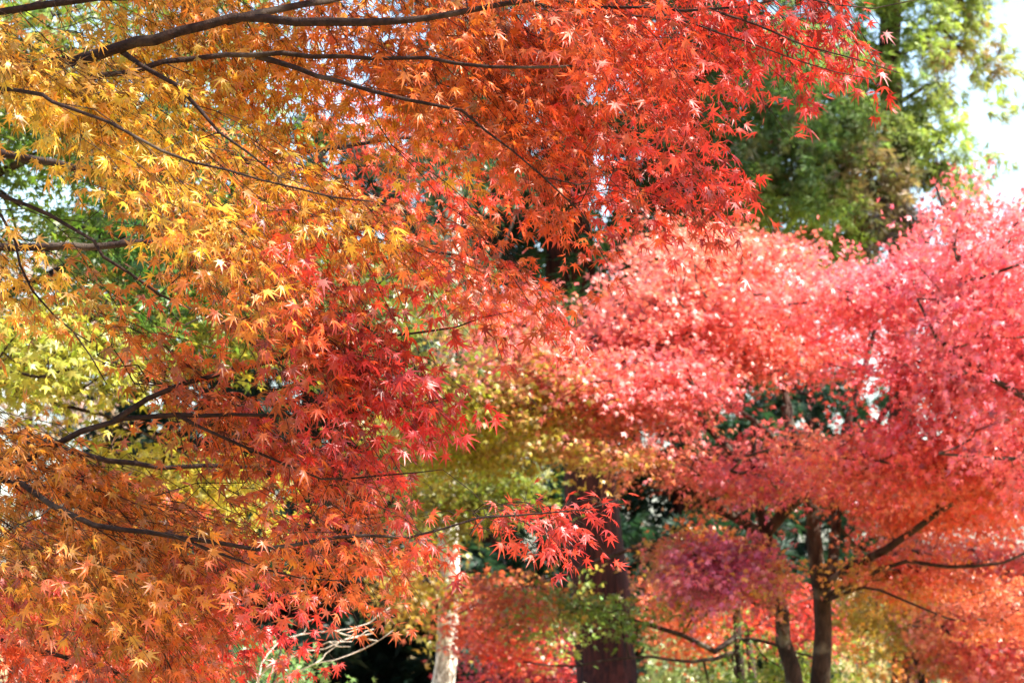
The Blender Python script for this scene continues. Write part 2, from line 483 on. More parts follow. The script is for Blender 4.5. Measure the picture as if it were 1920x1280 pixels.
# ================================================================== FOREGROUND MAPLE (in focus)
GRP = 'Japanese maples'
bx = gp(-620, 8.8)
A = thing('maple_tree', 'nearest maple, sharp orange and yellow leaves on long dark limbs reaching in from the side', 'tree', bx, GRP)
trunk(A, [bx, P(-600, 1100, 8.8), P(-560, 700, 8.8), P(-500, 300, 8.7), P(-420, -60, 8.6), P(-360, -400, 8.6)], .13, .06, M_TRUNK, .15, .04, 14, .5)
TA = [P(-560, 700, 8.8), P(-500, 300, 8.7), P(-420, -60, 8.6)]
A_limbs = [
    limb([(-480, 260, 8.7), (-160, 190, 8.4), (190, 100, 8.2), (330, 62, 8.1), (440, 36, 8.1), (620, 42, 8.0), (800, 36, 7.9), (950, 10, 7.9), (1100, -8, 7.9)], .034, .006, near=.22),
    limb([(425, 40, 8.1), (480, 26, 8.15), (570, 6, 8.2), (680, -12, 8.3), (900, -60, 8.4)], .013, .004, near=.22),
    limb([(-430, 0, 8.6), (-100, 25, 8.4), (130, 4, 8.3), (240, -6, 8.3), (420, -50, 8.3)], .02, .006, near=.22),
    limb([(-200, 205, 8.4), (80, 165, 8.35), (240, 130, 8.3), (310, 116, 8.3), (420, 100, 8.3), (640, 106, 8.2), (800, 108, 8.1), (920, 126, 8.0), (1120, 122, 7.9)], .013, .0035, near=.22),
    limb([(480, 104, 8.3), (560, 128, 8.2), (640, 153, 8.1), (760, 186, 8.0), (860, 211, 8.0), (960, 285, 8.0), (1080, 390, 8.0)], .009, .002, near=.22),
    limb([(1040, 0, 7.9), (1120, 14, 7.85), (1280, 22, 7.8), (1390, 12, 7.8), (1500, -14, 7.8)], .0055, .0025, near=.22),
    limb([(1330, 18, 7.8), (1420, 45, 7.75), (1510, 85, 7.7), (1600, 112, 7.7), (1690, 138, 7.7)], .0035, .0012, near=.22),
    limb([(1000, 10, 7.9), (1200, 30, 7.8), (1290, 42, 7.75), (1400, 84, 7.7), (1500, 116, 7.7), (1640, 150, 7.7)], .004, .0012, near=.22),
    limb([(1480, -12, 7.8), (1560, 6, 7.8), (1640, 18, 7.8), (1710, 10, 7.8), (1760, -4, 7.8)], .0025, .0009, near=.22),
    limb([(-300, 150, 8.3), (20, 168, 7.7), (100, 192, 7.6), (200, 230, 7.5), (300, 282, 7.5), (420, 322, 7.5), (560, 352, 7.5), (700, 378, 7.5)], .011, .002, near=.22),
    limb([(222, 92, 8.2), (270, 122, 8.1), (330, 162, 8.0), (370, 205, 7.9), (410, 248, 7.85), (520, 330, 7.8)], .009, .002, near=.22),
    limb([(-520, 420, 8.7), (-200, 300, 8.3), (0, 405, 8.1), (60, 540, 8.0), (140, 625, 8.0), (200, 720, 8.0)], .01, .0018, near=.22),
    limb([(-400, 150, 8.6), (-100, 320, 8.2), (130, 420, 8.0), (200, 480, 7.9), (300, 550, 7.9), (420, 610, 7.9), (530, 690, 7.9), (610, 770, 7.9), (680, 850, 7.9)], .012, .0015, near=.22),
    limb([(-560, 900, 8.8), (-200, 965, 8.4), (50, 860, 8.2), (150, 812, 8.1), (230, 782, 8.1), (330, 776, 8.1), (440, 778, 8.0), (600, 780, 8.0), (720, 770, 8.0), (840, 745, 8.0)], .022, .0018, near=.22),
    limb([(215, 788, 8.1), (280, 748, 8.1), (350, 720, 8.1), (430, 696, 8.1), (520, 671, 8.1), (640, 640, 8.1), (800, 622, 8.1), (960, 584, 8.1)], .009, .0012, near=.22),
    limb([(330, 777, 8.1), (420, 822, 8.0), (500, 862, 8.0), (600, 900, 8.0), (720, 890, 7.95), (830, 880, 7.9)], .006, .0012, near=.22),
    limb([(-570, 800, 8.8), (-150, 840, 8.3), (40, 912, 8.0), (100, 946, 7.9), (180, 984, 7.9), (330, 1004, 7.8), (480, 1026, 7.8), (620, 1008, 7.8), (760, 1008, 7.8), (900, 972, 7.8), (1040, 962, 7.8), (1160, 936, 7.8)], .02, .0012, near=.22),
    limb([(330, 1006, 7.8), (430, 1050, 7.8), (560, 1085, 7.9), (660, 1090, 7.9)], .005, .0015, near=.22),
    limb([(-580, 1000, 8.8), (-200, 1040, 8.6), (30, 1110, 8.4), (160, 1160, 8.3), (280, 1220, 8.3), (350, 1290, 8.3)], .014, .003, near=.22),
]
A_col = cmap([(100, 60, 'd89a34'), (20, 180, 'e0a83c'), (300, 250, 'f2be42'), (150, 210, 'f2bc44'), (420, 300, 'f0b63c'), (560, 360, 'eeb038'), (700, 400, 'eaa636'), (80, 330, 'eab63e'), (250, 380, 'e8ac3a'), (400, 420, 'e0a038'),
    (500, 60, 'e6922a'), (800, 60, 'de7420'), (700, 200, 'dc7222'), (950, 150, 'dc681e'), (1050, 300, 'd85c20'), (1150, 120, 'd84f20'), (1250, 250, 'd63a24'), (1350, 100, 'd4341f'),
    (1500, 60, 'd42f20'), (1650, 60, 'd02c22'), (1420, 320, 'c82a24'), (1200, 360, 'd03423'), (900, 420, 'dc5a24'), (600, 480, 'd86824'), (350, 500, 'dc7e2a'),
    (200, 560, 'de8a2c'), (50, 560, 'eaa838'), (500, 640, 'd65626'), (700, 620, 'd23a22'), (800, 680, 'd02c24'), (300, 700, 'd8702a'), (650, 760, 'ce2e22'), (750, 860, 'cc2828'),
    (100, 840, 'de8424'), (300, 820, 'dc7226'), (450, 860, 'd86628'), (100, 1000, 'd88424'), (350, 1010, 'd88028'), (200, 1090, 'd68228'), (550, 1060, 'd67826'), (750, 1000, 'd65424'),
    (900, 1040, 'd44826'), (1100, 960, 'cc3026'), (700, 1080, 'd45e26'), (300, 1230, 'd4702c'), (520, 1140, 'cf4028'), (60, 1130, 'cc5a44'), (200, 1190, 'd8963c'), (120, 1250, 'c8504a'), (400, 1120, 'd25a38'), (20, 1060, 'd89a3c'), (300, 1130, 'd88c34')], .012, np.array([.8, .9, .9]))
maple_fine(A, A_limbs, [
    ([(-80, -60), (1280, -60), (1290, 40), (1200, 110), (1130, 170), (1130, 240), (1090, 290), (1030, 290), (960, 275), (880, 230), (700, 190), (300, 150), (-80, 190)], 7.4, 8.7, 128, 32, .5, .9),
    ([(1300, -50), (1640, -40), (1560, 60), (1440, 80), (1320, 90)], 7.5, 8.0, 24, 28, .3, .55),
    ([(1200, 190), (1300, 200), (1400, 290), (1340, 360), (1240, 380), (1140, 390)], 7.6, 8.2, 14, 18, .3, .55),
    ([(-80, 60), (330, 130), (700, 330), (800, 430), (600, 460), (300, 420), (-80, 380)], 7.2, 8.0, 62, 32, .45, .95),
    ([(-80, 380), (500, 420), (830, 430), (990, 400), (990, 490), (850, 540), (780, 620), (560, 640), (200, 580), (-80, 500)], 7.6, 8.6, 42, 28, .45, .8),
    ([(240, 600), (760, 560), (740, 680), (700, 760), (660, 830), (610, 850), (560, 810), (300, 760), (120, 740)], 7.6, 8.6, 46, 15, .42, .85),
    ([(-80, 760), (300, 740), (600, 800), (600, 880), (400, 930), (-80, 930)], 7.6, 8.6, 34, 18, .45, .9),
    ([(-80, 930), (480, 940), (800, 925), (960, 940), (880, 972), (780, 985), (620, 1005), (440, 1040), (-80, 1110)], 7.4, 8.5, 56, 14, .36, .9),
    ([(480, 800), (700, 815), (680, 900), (500, 910)], 8.2, 9.4, 10, 15, .36, .6),
    ([(960, 930), (1140, 930), (1080, 970), (980, 990)], 7.7, 7.9, 6, -8, .26, .7),
    ([(-80, 1080), (420, 1080), (340, 1150), (290, 1300), (-80, 1320)], 7.8, 8.9, 26, 35, .42, .85),
], A_col, fill=1.85, gap=-.1, holes=[
    [(-90, 170), (70, 180), (130, 330), (70, 390), (-90, 390)], [(80, 390), (290, 430), (330, 550), (180, 530), (70, 490)],
    [(-90, 590), (210, 610), (250, 690), (190, 745), (-90, 750)], [(220, 825), (470, 845), (490, 935), (330, 950), (230, 910)],
    [(620, 480), (800, 500), (820, 570), (640, 580)], [(400, 190), (640, 210), (620, 300), (470, 290)],
    [(760, 240), (900, 270), (900, 340), (800, 330)]])
# the same tree's upper crown, over the top of the picture: it keeps the sun off most of the leaves below
maple_far(A, [
    limb([(-420, -60, 8.6), (0, -300, 8.4), (500, -480, 8.2), (1000, -560, 8.1), (1600, -600, 8)], .04, .008, .1),
    limb([(-400, -200, 8.6), (100, -700, 8.2), (700, -900, 8), (1400, -1000, 8), (2100, -1000, 8)], .04, .008, .1),
    limb([(-380, -300, 8.6), (100, -500, 9.2), (800, -500, 9.4), (1500, -700, 9.4), (2300, -760, 9.2)], .04, .008, .1),
    limb([(-380, -300, 8.6), (200, -700, 7.6), (900, -800, 7.2), (1700, -900, 7.1)], .04, .008, .1),
], [
    ([(-300, -900), (700, -1200), (2400, -1500), (2600, -900), (1500, -420), (-300, -330)], 6.8, 10, 150, 20, .34),
], A_col, size=.056, per=50, mat=M_MAPLE, r_tip=.002, trunk_mat=M_TWIG, gap=-.1)

# ------------------------------------------------------------------ second maple, redder, just behind
bB = gp(-900, 11.2)
B = thing('maple_tree', 'red and orange maple close behind the nearest maple, its leaves slightly blurred', 'tree', bB, GRP)
trunk(B, [bB, P(-880, 1000, 11.2), P(-800, 600, 11.2), P(-700, 200, 11.2), P(-600, -150, 11.2)], .12, .06, M_TRUNK, .15, .04, 14, .4)
B_limbs = [
    limb([(-690, 180, 11.2), (-200, 250, 11), (200, 320, 10.8), (500, 300, 10.7), (760, 260, 10.6), (960, 300, 10.6)], .03, .004),
    limb([(-780, 520, 11.2), (-200, 470, 11), (200, 460, 10.9), (520, 450, 10.8), (800, 470, 10.8), (960, 500, 10.8)], .03, .004),
    limb([(-820, 700, 11.2), (-200, 760, 10.8), (200, 860, 10.6), (520, 880, 10.6), (760, 900, 10.6)], .03, .004),
    limb([(-850, 900, 11.2), (-200, 1080, 10.4), (200, 1140, 10.2), (400, 1140, 10.2), (560, 1110, 10.2)], .03, .004),
    limb([(-860, 1000, 11.2), (-300, 1200, 10), (0, 1200, 9.8), (240, 1270, 9.8)], .03, .006),
]
B_col = cmap([(400, 200, 'd8742c'), (700, 260, 'd05038'), (900, 330, 'd0402c'), (850, 430, 'd25028'), (600, 450, 'c8622c'), (300, 350, 'd87a2c'), (650, 560, 'b0602a'),
    (500, 900, 'd4622c'), (650, 880, 'ca2c2c'), (300, 900, 'd8882c'), (100, 1150, 'd0663a'), (350, 1180, 'd0522f'), (560, 1120, 'cc3034'), (480, 1250, 'd03c2c'), (100, 1270, 'cc5a34')])
maple_fine(B, B_limbs, [
    ([(250, 130), (880, 170), (940, 280), (1000, 420), (940, 500), (820, 480), (500, 460), (300, 330)], 10.2, 11.4, 42, 25, .5, .8),
    ([(300, 830), (740, 850), (760, 920), (520, 960), (250, 930)], 10.2, 11, 40, 15, .4, .75),
    ([(-100, 1080), (520, 1060), (520, 1090), (380, 1160), (330, 1300), (-100, 1320)], 9.6, 10.6, 62, 25, .46, .85),
], B_col, r_tip=.0014, fill=1.3, size=.04, holes=[
    [(-90, 170), (70, 180), (130, 330), (70, 390), (-90, 390)], [(80, 390), (290, 430), (330, 550), (180, 530), (70, 490)],
    [(-90, 590), (210, 610), (250, 690), (190, 745), (-90, 750)], [(220, 825), (470, 845), (490, 935), (330, 950), (230, 910)], [(620, 480), (800, 500), (820, 570), (640, 580)]])

# ------------------------------------------------------------------ yellow-green maple, further back on the left
bC = gp(-260, 14.5)
C_ = thing('maple_tree', 'yellow green maple seen in the gaps behind the orange leaves', 'tree', bC, GRP)
trunk(C_, [bC, P(-250, 1000, 14.5), P(-200, 760, 14.5), P(-160, 560, 14.4), P(-120, 200, 14.4)], .14, .07, M_TRUNK, .2, .04, 14, .4)
maple_far(C_, [
    limb([(-180, 640, 14.5), (0, 560, 14.2), (90, 515, 14), (180, 470, 13.8), (330, 420, 13.6), (560, 420, 13.6)], .035, .008, .2),
    limb([(-190, 700, 14.5), (100, 610, 14.2), (240, 582, 14), (300, 556, 13.8), (520, 540, 13.7), (760, 560, 13.6)], .03, .006, .2),
    limb([(-200, 760, 14.5), (-60, 690, 13), (20, 695, 12.6), (75, 706, 12.5), (150, 690, 12.5), (300, 670, 12.5)], .022, .005, .2),
    limb([(-210, 700, 14.5), (-60, 690, 13.6), (20, 730, 13.4), (80, 752, 13.4), (200, 780, 13.4), (400, 880, 13.4)], .022, .005, .2),
    limb([(-150, 400, 14.5), (50, 300, 14.2), (200, 240, 14), (420, 140, 14), (560, 120, 14)], .03, .006, .2),
], [
    ([(-100, -60), (520, -60), (500, 160), (330, 440), (-100, 480)], 13, 15.5, 130, 20, .32),
    ([(120, 420), (500, 420), (820, 500), (840, 590), (560, 640), (250, 620)], 13, 15, 120, 15, .3),
    ([(-140, 130), (120, 130), (140, 300), (-140, 320)], 14, 16, 40, 20, .32),
    ([(-700, 60), (-100, -40), (-100, 760), (-600, 700)], 13, 15.5, 120, 170, .34),
    ([(-100, 540), (320, 580), (260, 700), (-100, 720)], 12.4, 14.5, 60, 15, .3),
    ([(180, 830), (480, 870), (470, 960), (230, 950)], 13, 14.5, 32, 15, .28),
    ([(-100, 980), (300, 960), (300, 1100), (-100, 1100)], 13, 14.5, 12, 15, .28),
], cmap([(100, 300, '5c7a26'), (300, 450, '436d26'), (200, 250, '66802a'), (500, 500, '6c7826'), (700, 540, '646f26'), (100, 640, '9a9c3a'), (350, 900, 'b4a638'), (100, 1050, 'a08e30'), (400, 120, '647a28'), (50, 50, '6a7c2a')]),
    size=.046, per=65, mat=M_MAPLE, tpl=LEAF5, r_tip=.003, trunk_mat=M_TWIG, gap=-.7)

# ------------------------------------------------------------------ nearly bare tree, far off on the left
bO = gp(40, 40)
O_ = thing('bare_tree', 'nearly bare pale brown tree far off behind the yellow green maple', 'tree', bO)
trunk(O_, [bO, P(40, 1000, 40), P(60, 700, 40)], .14, .06, M_TRUNK, .3, .05, 10, .2)
maple_far(O_, [limb(q, .05, .01, .3) for q in ([(60, 700, 40), (0, 560, 40), (-80, 420, 40)], [(60, 720, 40), (120, 600, 39.6), (200, 500, 39.4)], [(52, 780, 40), (130, 740, 39.6), (230, 700, 39.4)], [(50, 800, 40), (-20, 740, 39.6), (-100, 700, 39.4)])],
    [([(-120, 420), (260, 420), (280, 800), (-120, 820)], 38.5, 41.5, 150, 200, .5)], cmap([(60, 700, 'b89a8c'), (60, 500, 'a88a72'), (200, 740, 'b8a090')]), size=.06, per=26, r_tip=.006, trunk_mat=M_BARE, hangf=.8)

# ================================================================== MAPLE ON THE RIGHT (out of focus)
bD = gp(1535, 22)
D = thing('maple_tree', 'broad pink and red maple with forked stems, bright and out of focus', 'tree', bD, GRP)
trunk(D, [bD, P(1535, 1400, 22), P(1538, 1250, 22), P(1542, 1120, 22), P(1530, 1050, 22), P(1522, 960, 22), P(1500, 860, 22), P(1470, 760, 22)], .10, .035, M_TRUNK, .2, .05, 14, .5)
trunk(D, [bD + np.array([-.22, .1, 0]), P(1492, 1400, 21.8), P(1486, 1250, 21.8), P(1468, 1150, 21.8), P(1450, 1080, 21.8), P(1440, 1000, 21.7), P(1475, 950, 21.6), P(1550, 890, 21.6)], .085, .04, M_TRUNK, .2, .05, 14, .4, 'stem')
D_limbs = [
    limb([(1538, 1130, 22), (1560, 1060, 22), (1568, 980, 22.2), (1560, 900, 22.4), (1600, 760, 22.6), (1640, 620, 22.8), (1640, 500, 23)], .05, .012, .2),
    limb([(1545, 1100, 22), (1600, 1060, 21.8), (1660, 1030, 21.5), (1760, 960, 21), (1860, 900, 20.6), (1960, 850, 20.4)], .04, .012, .2),
    limb([(1545, 1120, 22), (1600, 1090, 21.6), (1700, 1050, 21.4), (1780, 1062, 21.2), (1880, 1055, 21), (1960, 1020, 21)], .025, .01, .2),
    limb([(1440, 1010, 21.7), (1380, 970, 21.6), (1320, 940, 21.5), (1220, 880, 21.4), (1100, 840, 21.4), (960, 800, 21.5), (840, 780, 21.7)], .045, .009, .2),
    limb([(1440, 1005, 21.7), (1400, 900, 21.8), (1330, 800, 21.8), (1200, 720, 21.8), (1080, 660, 21.8), (930, 620, 22)], .045, .009, .2),
    limb([(1475, 950, 21.6), (1470, 860, 21.8), (1480, 770, 22), (1440, 660, 22.4), (1390, 560, 22.8), (1330, 480, 23)], .04, .009, .2),
    limb([(1500, 860, 22), (1440, 810, 21.6), (1380, 765, 21.2), (1280, 700, 21), (1180, 600, 21), (1120, 500, 21)], .03, .008, .2),
    limb([(1550, 890, 21.6), (1640, 800, 21.2), (1700, 720, 21), (1790, 650, 20.8), (1880, 590, 20.6)], .03, .01, .2),
    limb([(1545, 1130, 22), (1620, 1100, 21), (1680, 1120, 20.5), (1780, 1160, 20.2)], .018, .007, .2),
    limb([(1478, 1200, 21.8), (1440, 1120, 21), (1380, 1060, 20.6), (1300, 1040, 20.4)], .02, .007, .2),
]
D_col = cmap([(850, 720, '9aa024'), (900, 830, '9aa024'), (1050, 820, 'a09c28'), (980, 720, '988824'), (1000, 940, '929c28'), (1180, 900, 'a48a26'), (880, 780, '9aa024'), (960, 800, '9aa024'), (820, 880, '9aa024'), (1000, 880, '928820'), (1100, 920, 'a49824'), (1300, 930, 'b8702c'), (1600, 1050, 'c8762c'), (1500, 880, 'c8602c'), (1760, 1010, 'd0642c'), (1880, 1080, 'd46a34'), (900, 600, 'd24652'), (1050, 600, 'd85450'), (1250, 520, 'dc6a54'), (1350, 470, 'de7450'), (1450, 560, 'dc5c50'), (1600, 560, 'da4a52'), (1750, 560, 'd84456'), (1100, 680, 'd44a3c'), (900, 700, 'b25040'),
    (830, 820, '9a7a28'), (900, 740, '94802a'), (960, 840, '9a7628'), (1050, 900, 'a8802a'), (1150, 960, 'a8662a'), (1000, 760, 'a06a2a'), (1100, 780, 'c43e40'), (1300, 700, 'd24448'), (1400, 800, 'cc3c48'), (1250, 880, 'c25038'),
    (1150, 850, 'b85a30'), (1350, 900, 'c84a50'), (1450, 930, 'b42c58'), (1400, 1020, 'a82460'), (1500, 960, 'b02c4c'), (1330, 1040, 'b02860'), (1600, 940, 'b82c44'), (1600, 700, 'd43c46'), (1700, 800, 'd83a4a'),
    (1850, 700, 'dc4458'), (1850, 850, 'd63a44'), (1750, 950, 'cc4030'), (1850, 1000, 'd05030'), (1700, 1060, 'c84a2c'), (1560, 1090, 'b0942e'), (1640, 1140, 'b09030'), (1500, 1010, 'b88a2c'), (1600, 1000, 'c0542c'), (1300, 980, 'b8502c'), (1380, 1110, 'b02858'), (1050, 640, 'cc6a40'), (1250, 640, 'd05a40'), (1480, 700, 'c8562f'), (1550, 830, 'c05a2c'), (1750, 900, 'cc5a34'), (1300, 830, 'd46a6a'), (1200, 700, 'dc6a6a'), (1700, 640, 'dc5a68'), (1640, 860, 'cc3a52')], .085, 1.12)
HOLES = [[(960, 380), (1190, 380), (1180, 500), (1150, 620), (980, 620)], [(985, 850), (1265, 860), (1280, 1300), (960, 1300)], [(1450, 1040), (1590, 1040), (1600, 1220), (1460, 1220)], [(1495, 900), (1560, 900), (1590, 1040), (1470, 1040)]]
maple_far(D, D_limbs, [
    ([(880, 560), (1040, 580), (1080, 600), (1320, 620), (1300, 760), (1100, 730), (1000, 680), (860, 660)], 20, 24, 150, 172, .36),
    ([(1090, 480), (1240, 440), (1330, 410), (1480, 460), (1560, 540), (1600, 640), (1300, 680), (1160, 600), (1090, 520)], 20.5, 24, 120, 188, .32),
    ([(1560, 540), (1760, 480), (1960, 560), (1960, 900), (1700, 960), (1560, 900), (1420, 840), (1400, 640)], 19.5, 24, 300, 8, .38),
    ([(1060, 720), (1420, 680), (1460, 900), (1420, 960), (1250, 930), (1060, 880), (1000, 800)], 19.8, 23.5, 170, 168, .36),
    ([(800, 720), (1060, 700), (1120, 860), (1250, 920), (1200, 1010), (1000, 960), (880, 930), (760, 880), (780, 790)], 20.5, 23.5, 150, 170, .36),
    ([(1240, 920), (1440, 940), (1480, 1040), (1440, 1120), (1330, 1080), (1230, 1000)], 19.6, 21.6, 45, 190, .3),
    ([(1440, 900), (1700, 930), (1680, 1010), (1500, 1010)], 19.6, 21.6, 36, 0, .3),
    ([(1600, 930), (1960, 900), (1960, 1100), (1720, 1100), (1620, 1050)], 20, 23, 80, 10, .34),
    ([(1540, 1060), (1760, 1080), (1740, 1180), (1620, 1200), (1550, 1160)], 19.8, 21.4, 30, 20, .28),
    ([(1560, 820), (1960, 820), (1960, 1120), (1760, 1110), (1600, 1020)], 20, 23, 110, 10, .36),
    ([(830, 680), (1000, 740), (1000, 900), (900, 900), (790, 860), (790, 740)], 20, 21.6, 70, 172, .32),
    ([(740, 800), (920, 850), (910, 1000), (790, 1000)], 20.6, 22.4, 56, 165, .3),
    ([(1150, 540), (1400, 540), (1650, 540), (1700, 650), (1300, 700), (1120, 640)], 20, 22.5, 60, 175, .26),
    ([(1620, 990), (1960, 960), (1960, 1180), (1780, 1170), (1660, 1090)], 20, 22, 60, 10, .32),
    ([(1180, 960), (1380, 980), (1420, 1120), (1300, 1100)], 20, 21.4, 36, 165, .28),
], D_col, size=.044, per=74, jitter=48, gap=.42, fill=1.6, holes=HOLES, thick=.03, lx=3.0, lz=.36, dome=.12)

# ------------------------------------------------------------------ tall pink maple at the right edge
bE = gp(2080, 19)
E_ = thing('maple_tree', 'tall pale pink maple crown rising against the white sky at the right edge', 'tree', bE, GRP)
trunk(E_, [bE, P(2085, 1200, 19), P(2070, 900, 19), P(2040, 700, 19)], .12, .07, M_TRUNK, .2, .05, 14, .4)
maple_far(E_, [
    limb([(2045, 730, 19), (1960, 640, 19), (1860, 560, 18.9), (1790, 470, 18.8), (1770, 400, 18.8), (1755, 350, 18.8)], .05, .008, .2),
    limb([(2040, 720, 19), (2000, 580, 19.2), (1940, 480, 19.3), (1900, 420, 19.3)], .05, .01, .2),
    limb([(2060, 820, 19), (1950, 760, 18.6), (1840, 700, 18.4), (1760, 640, 18.4), (1720, 560, 18.4)], .04, .008, .2),
    limb([(2050, 740, 19), (2140, 600, 19), (2260, 500, 19.2), (2360, 460, 19.2)], .04, .008, .2),
    limb([(2062, 860, 19), (2160, 780, 18.8), (2300, 740, 18.6), (2400, 720, 18.6)], .035, .008, .2),
    limb([(2060, 860, 19), (1960, 860, 18.4), (1860, 860, 18.2), (1760, 850, 18.2)], .03, .008, .2),
], [
    ([(1730, 400), (1800, 340), (1960, 400), (1980, 900), (1860, 900), (1760, 760), (1700, 560)], 18, 20.5, 190, -60, .3),
    ([(1960, 330), (2150, 300), (2400, 480), (2420, 860), (2200, 960), (1960, 920)], 17.6, 20.6, 170, 20, .34),
    ([(1735, 290), (1770, 290), (1810, 380), (1760, 420), (1720, 400)], 18.4, 19.2, 16, -70, .18),
], cmap([(1780, 350, 'd84a4a'), (1900, 420, 'dc5458'), (1800, 560, 'dc4c5c'), (1900, 700, 'dc4860'), (1850, 850, 'd63c44')], .11, 1.1), size=.048, per=70, gap=.05, thick=.04, lx=1.6, lz=.5)

# ================================================================== CONIFERS
def tree_boughs(base, top, n, z0, z1, len0, len1, drop=.25, r=.035):
    """boughs round a trunk: list of Nx4 polylines"""
    out = []
    for k in range(n):
        t = k / max(1, n - 1); z = z0 + (z1 - z0) * t
        c = base + (top - base) * ((z - base[2]) / (top[2] - base[2]))
        a = k * 2.39996 + rng.normal(0, .2); L = (len0 + (len1 - len0) * t) * rng.uniform(.75, 1.15)
        s = np.linspace(0, 1, 8)
        dirv = np.array([math.cos(a), math.sin(a), 0])
        p = c + dirv * (s * L)[:, None] + Z * (L * (-drop * 2.2 * s + drop * 1.6 * s ** 2))[:, None] + rng.normal(0, .03, (8, 3))
        p[0] = c; out.append(np.column_stack([p, np.linspace(r, .007, 8)]))
    return out

def conifer(root, boughs, colour, tuftsize, per, width=.5, hangf=.8, mat=M_NEEDLE, bark=M_CEDAR, wig=.05, droop=.25, start=.25, name='needles'):
    """each bough a part with its needle sprays as sub-part"""
    for B_ in boughs:
        tb = Tubes(); tb.add(B_[:, :3], B_[:, 3], 6, .05)
        L = np.linalg.norm(B_[-1, :3] - B_[0, :3])
        n = int(per * L); t = start + (1 - start) * rng.random(n) ** .8
        i = np.minimum((t * (len(B_) - 1)).astype(int), len(B_) - 2); u = t * (len(B_) - 1) - i
        c = B_[i, :3] * (1 - u)[:, None] + B_[i + 1, :3] * u[:, None]
        ax = unit(B_[i + 1, :3] - B_[i, :3]); s = unit(np.cross(ax, Z))
        off = rng.normal(0, 1, n) * width * (.45 + .6 * (1 - np.abs(t - .55)))
        base = c + s * off[:, None] + ax * (np.abs(off) * .5)[:, None] + Z * (rng.normal(0, .10, n) - droop * np.abs(off))[:, None]
        for k in range(0, n, 5):
            tb.add(np.array([c[k], (c[k] + base[k]) / 2 + Z * .04, base[k]]), [.008, .005, .003], 3)
        bo = tb.build('bough', bark, root)
        q = np.repeat(np.arange(n), 9); N = len(q)
        dirv = unit(ax[q] * .6 + s[q] * np.sign(off[q])[:, None] * .6 - Z * .35 * rng.random(N)[:, None] + rng.normal(0, .4, (N, 3)))
        pos = base[q] + dirv * (rng.random(N) * .22)[:, None] + rng.normal(0, .05, (N, 3))
        nn = unit(Z + rng.normal(0, .7, (N, 3)))
        px, py = proj(pos); cj = rng.normal(0, 40, (n, 2)); cb = rng.lognormal(0, .2, n)
        col = colour(px + cj[q, 0], py + cj[q, 1]) * (cb[q] * rng.lognormal(0, .15, N))[:, None]
        leaves_obj(name, TUFT, pos, dirv, nn, tuftsize * rng.uniform(.7, 1.3, N), np.clip(col, .003, .8), mat, bo)

# the big cedar: dark reddish trunk, crown mostly above the picture
bG = gp(1140, 30)
G_ = thing('cedar_tree', 'tall cedar with a thick dark red brown trunk behind the maples', 'tree', bG, 'conifers')
topG = P(1040, -2400, 30)
trunk(G_, [bG, P(1134, 1250, 30), P(1122, 1050, 30), P(1095, 800, 30), P(1072, 540, 30), P(1062, 300, 30), P(1050, -400, 30), topG], .3, .05, M_CEDAR, .3, .05, 22, .12)
gb = tree_boughs(P(1072, 540, 30), topG, 54, 4.2, 17.5, 1.5, .9, .22)
conifer(G_, gb, cmap([(1000, 300, '2c4a2a'), (900, 500, '243f2a'), (1150, 500, '3c5a30'), (1000, 0, '3d5a2c')]), .16, 34, .4)

# an unseen cedar added outside the picture to keep sun off the first trunk
bN = gp(2640, 27.8)
N_ = thing('cedar_tree', 'unseen cedar added outside the picture to shade the dark trunk', 'tree', bN, 'conifers')
topN = bN + np.array([0, 0, 16.0])
trunk(N_, [bN, bN + Z * 8, topN], .32, .05, M_CEDAR, .4, .05, 16, .25)
conifer(N_, tree_boughs(bN, topN, 50, 5.5, 15.5, 2.5, 1.0, .2), cmap([(2600, 0, '2c4a2a')]), .2, 26, .6)

# the sunlit feathery conifer in the upper right
bH = gp(1700, 34)
H = thing('conifer_tree', 'feathery sunlit green conifer with brown dead sprays against the sky', 'tree', bH, 'conifers')
topH = P(1640, -1500, 34)
trunk(H, [bH, P(1695, 900, 34), P(1688, 450, 34), P(1670, 100, 34), P(1655, -500, 34), topH], .2, .04, M_CEDAR, .3, .04, 14, .3)
hb = []
def hbough(pts, r=.035):
    q = [P(*p) for p in pts]; c = resample(np.array(q), .45, .03); hb.append(np.column_stack([c, np.linspace(r, .008, len(c))]))
hbough([(1685, 430, 34), (1600, 440, 34), (1520, 450, 33.6), (1420, 440, 33.2)])
hbough([(1682, 360, 34), (1560, 330, 33.5), (1450, 330, 33), (1350, 380, 32.6)])
hbough([(1680, 300, 34), (1570, 270, 33.6), (1460, 300, 33.2), (1380, 340, 33), (1280, 360, 33)], .045)
hbough([(1675, 230, 34), (1600, 200, 33.4), (1530, 220, 33), (1440, 210, 32.6), (1330, 240, 32.4)], .045)
hbough([(1672, 180, 34), (1560, 130, 34), (1450, 120, 34), (1320, 150, 34)])
hbough([(1668, 100, 34), (1560, 50, 33.6), (1440, 30, 33.2), (1300, 60, 33)])
hbough([(1665, 40, 34), (1560, -40, 33.6), (1420, -60, 33.4), (1280, -40, 33)])
hbough([(1680, 330, 34), (1740, 300, 33.6), (1765, 312, 33.4), (1750, 335, 33.2)])
hbough([(1678, 280, 34), (1740, 240, 33.4), (1760, 255, 33), (1745, 295, 33)])
hbough([(1674, 200, 34), (1730, 160, 33.8), (1780, 160, 33.6), (1740, 200, 33.4)])
hbough([(1670, 120, 34), (1740, 60, 33.6), (1770, 50, 33.4), (1800, 90, 33.2)], .04)
hbough([(1666, 40, 34), (1740, -30, 33.6), (1770, -30, 33.4), (1810, 20, 33.2)], .04)
hbough([(1662, -60, 34), (1740, -120, 33.6), (1780, -120, 33.4), (1800, -50, 33.2)], .04)
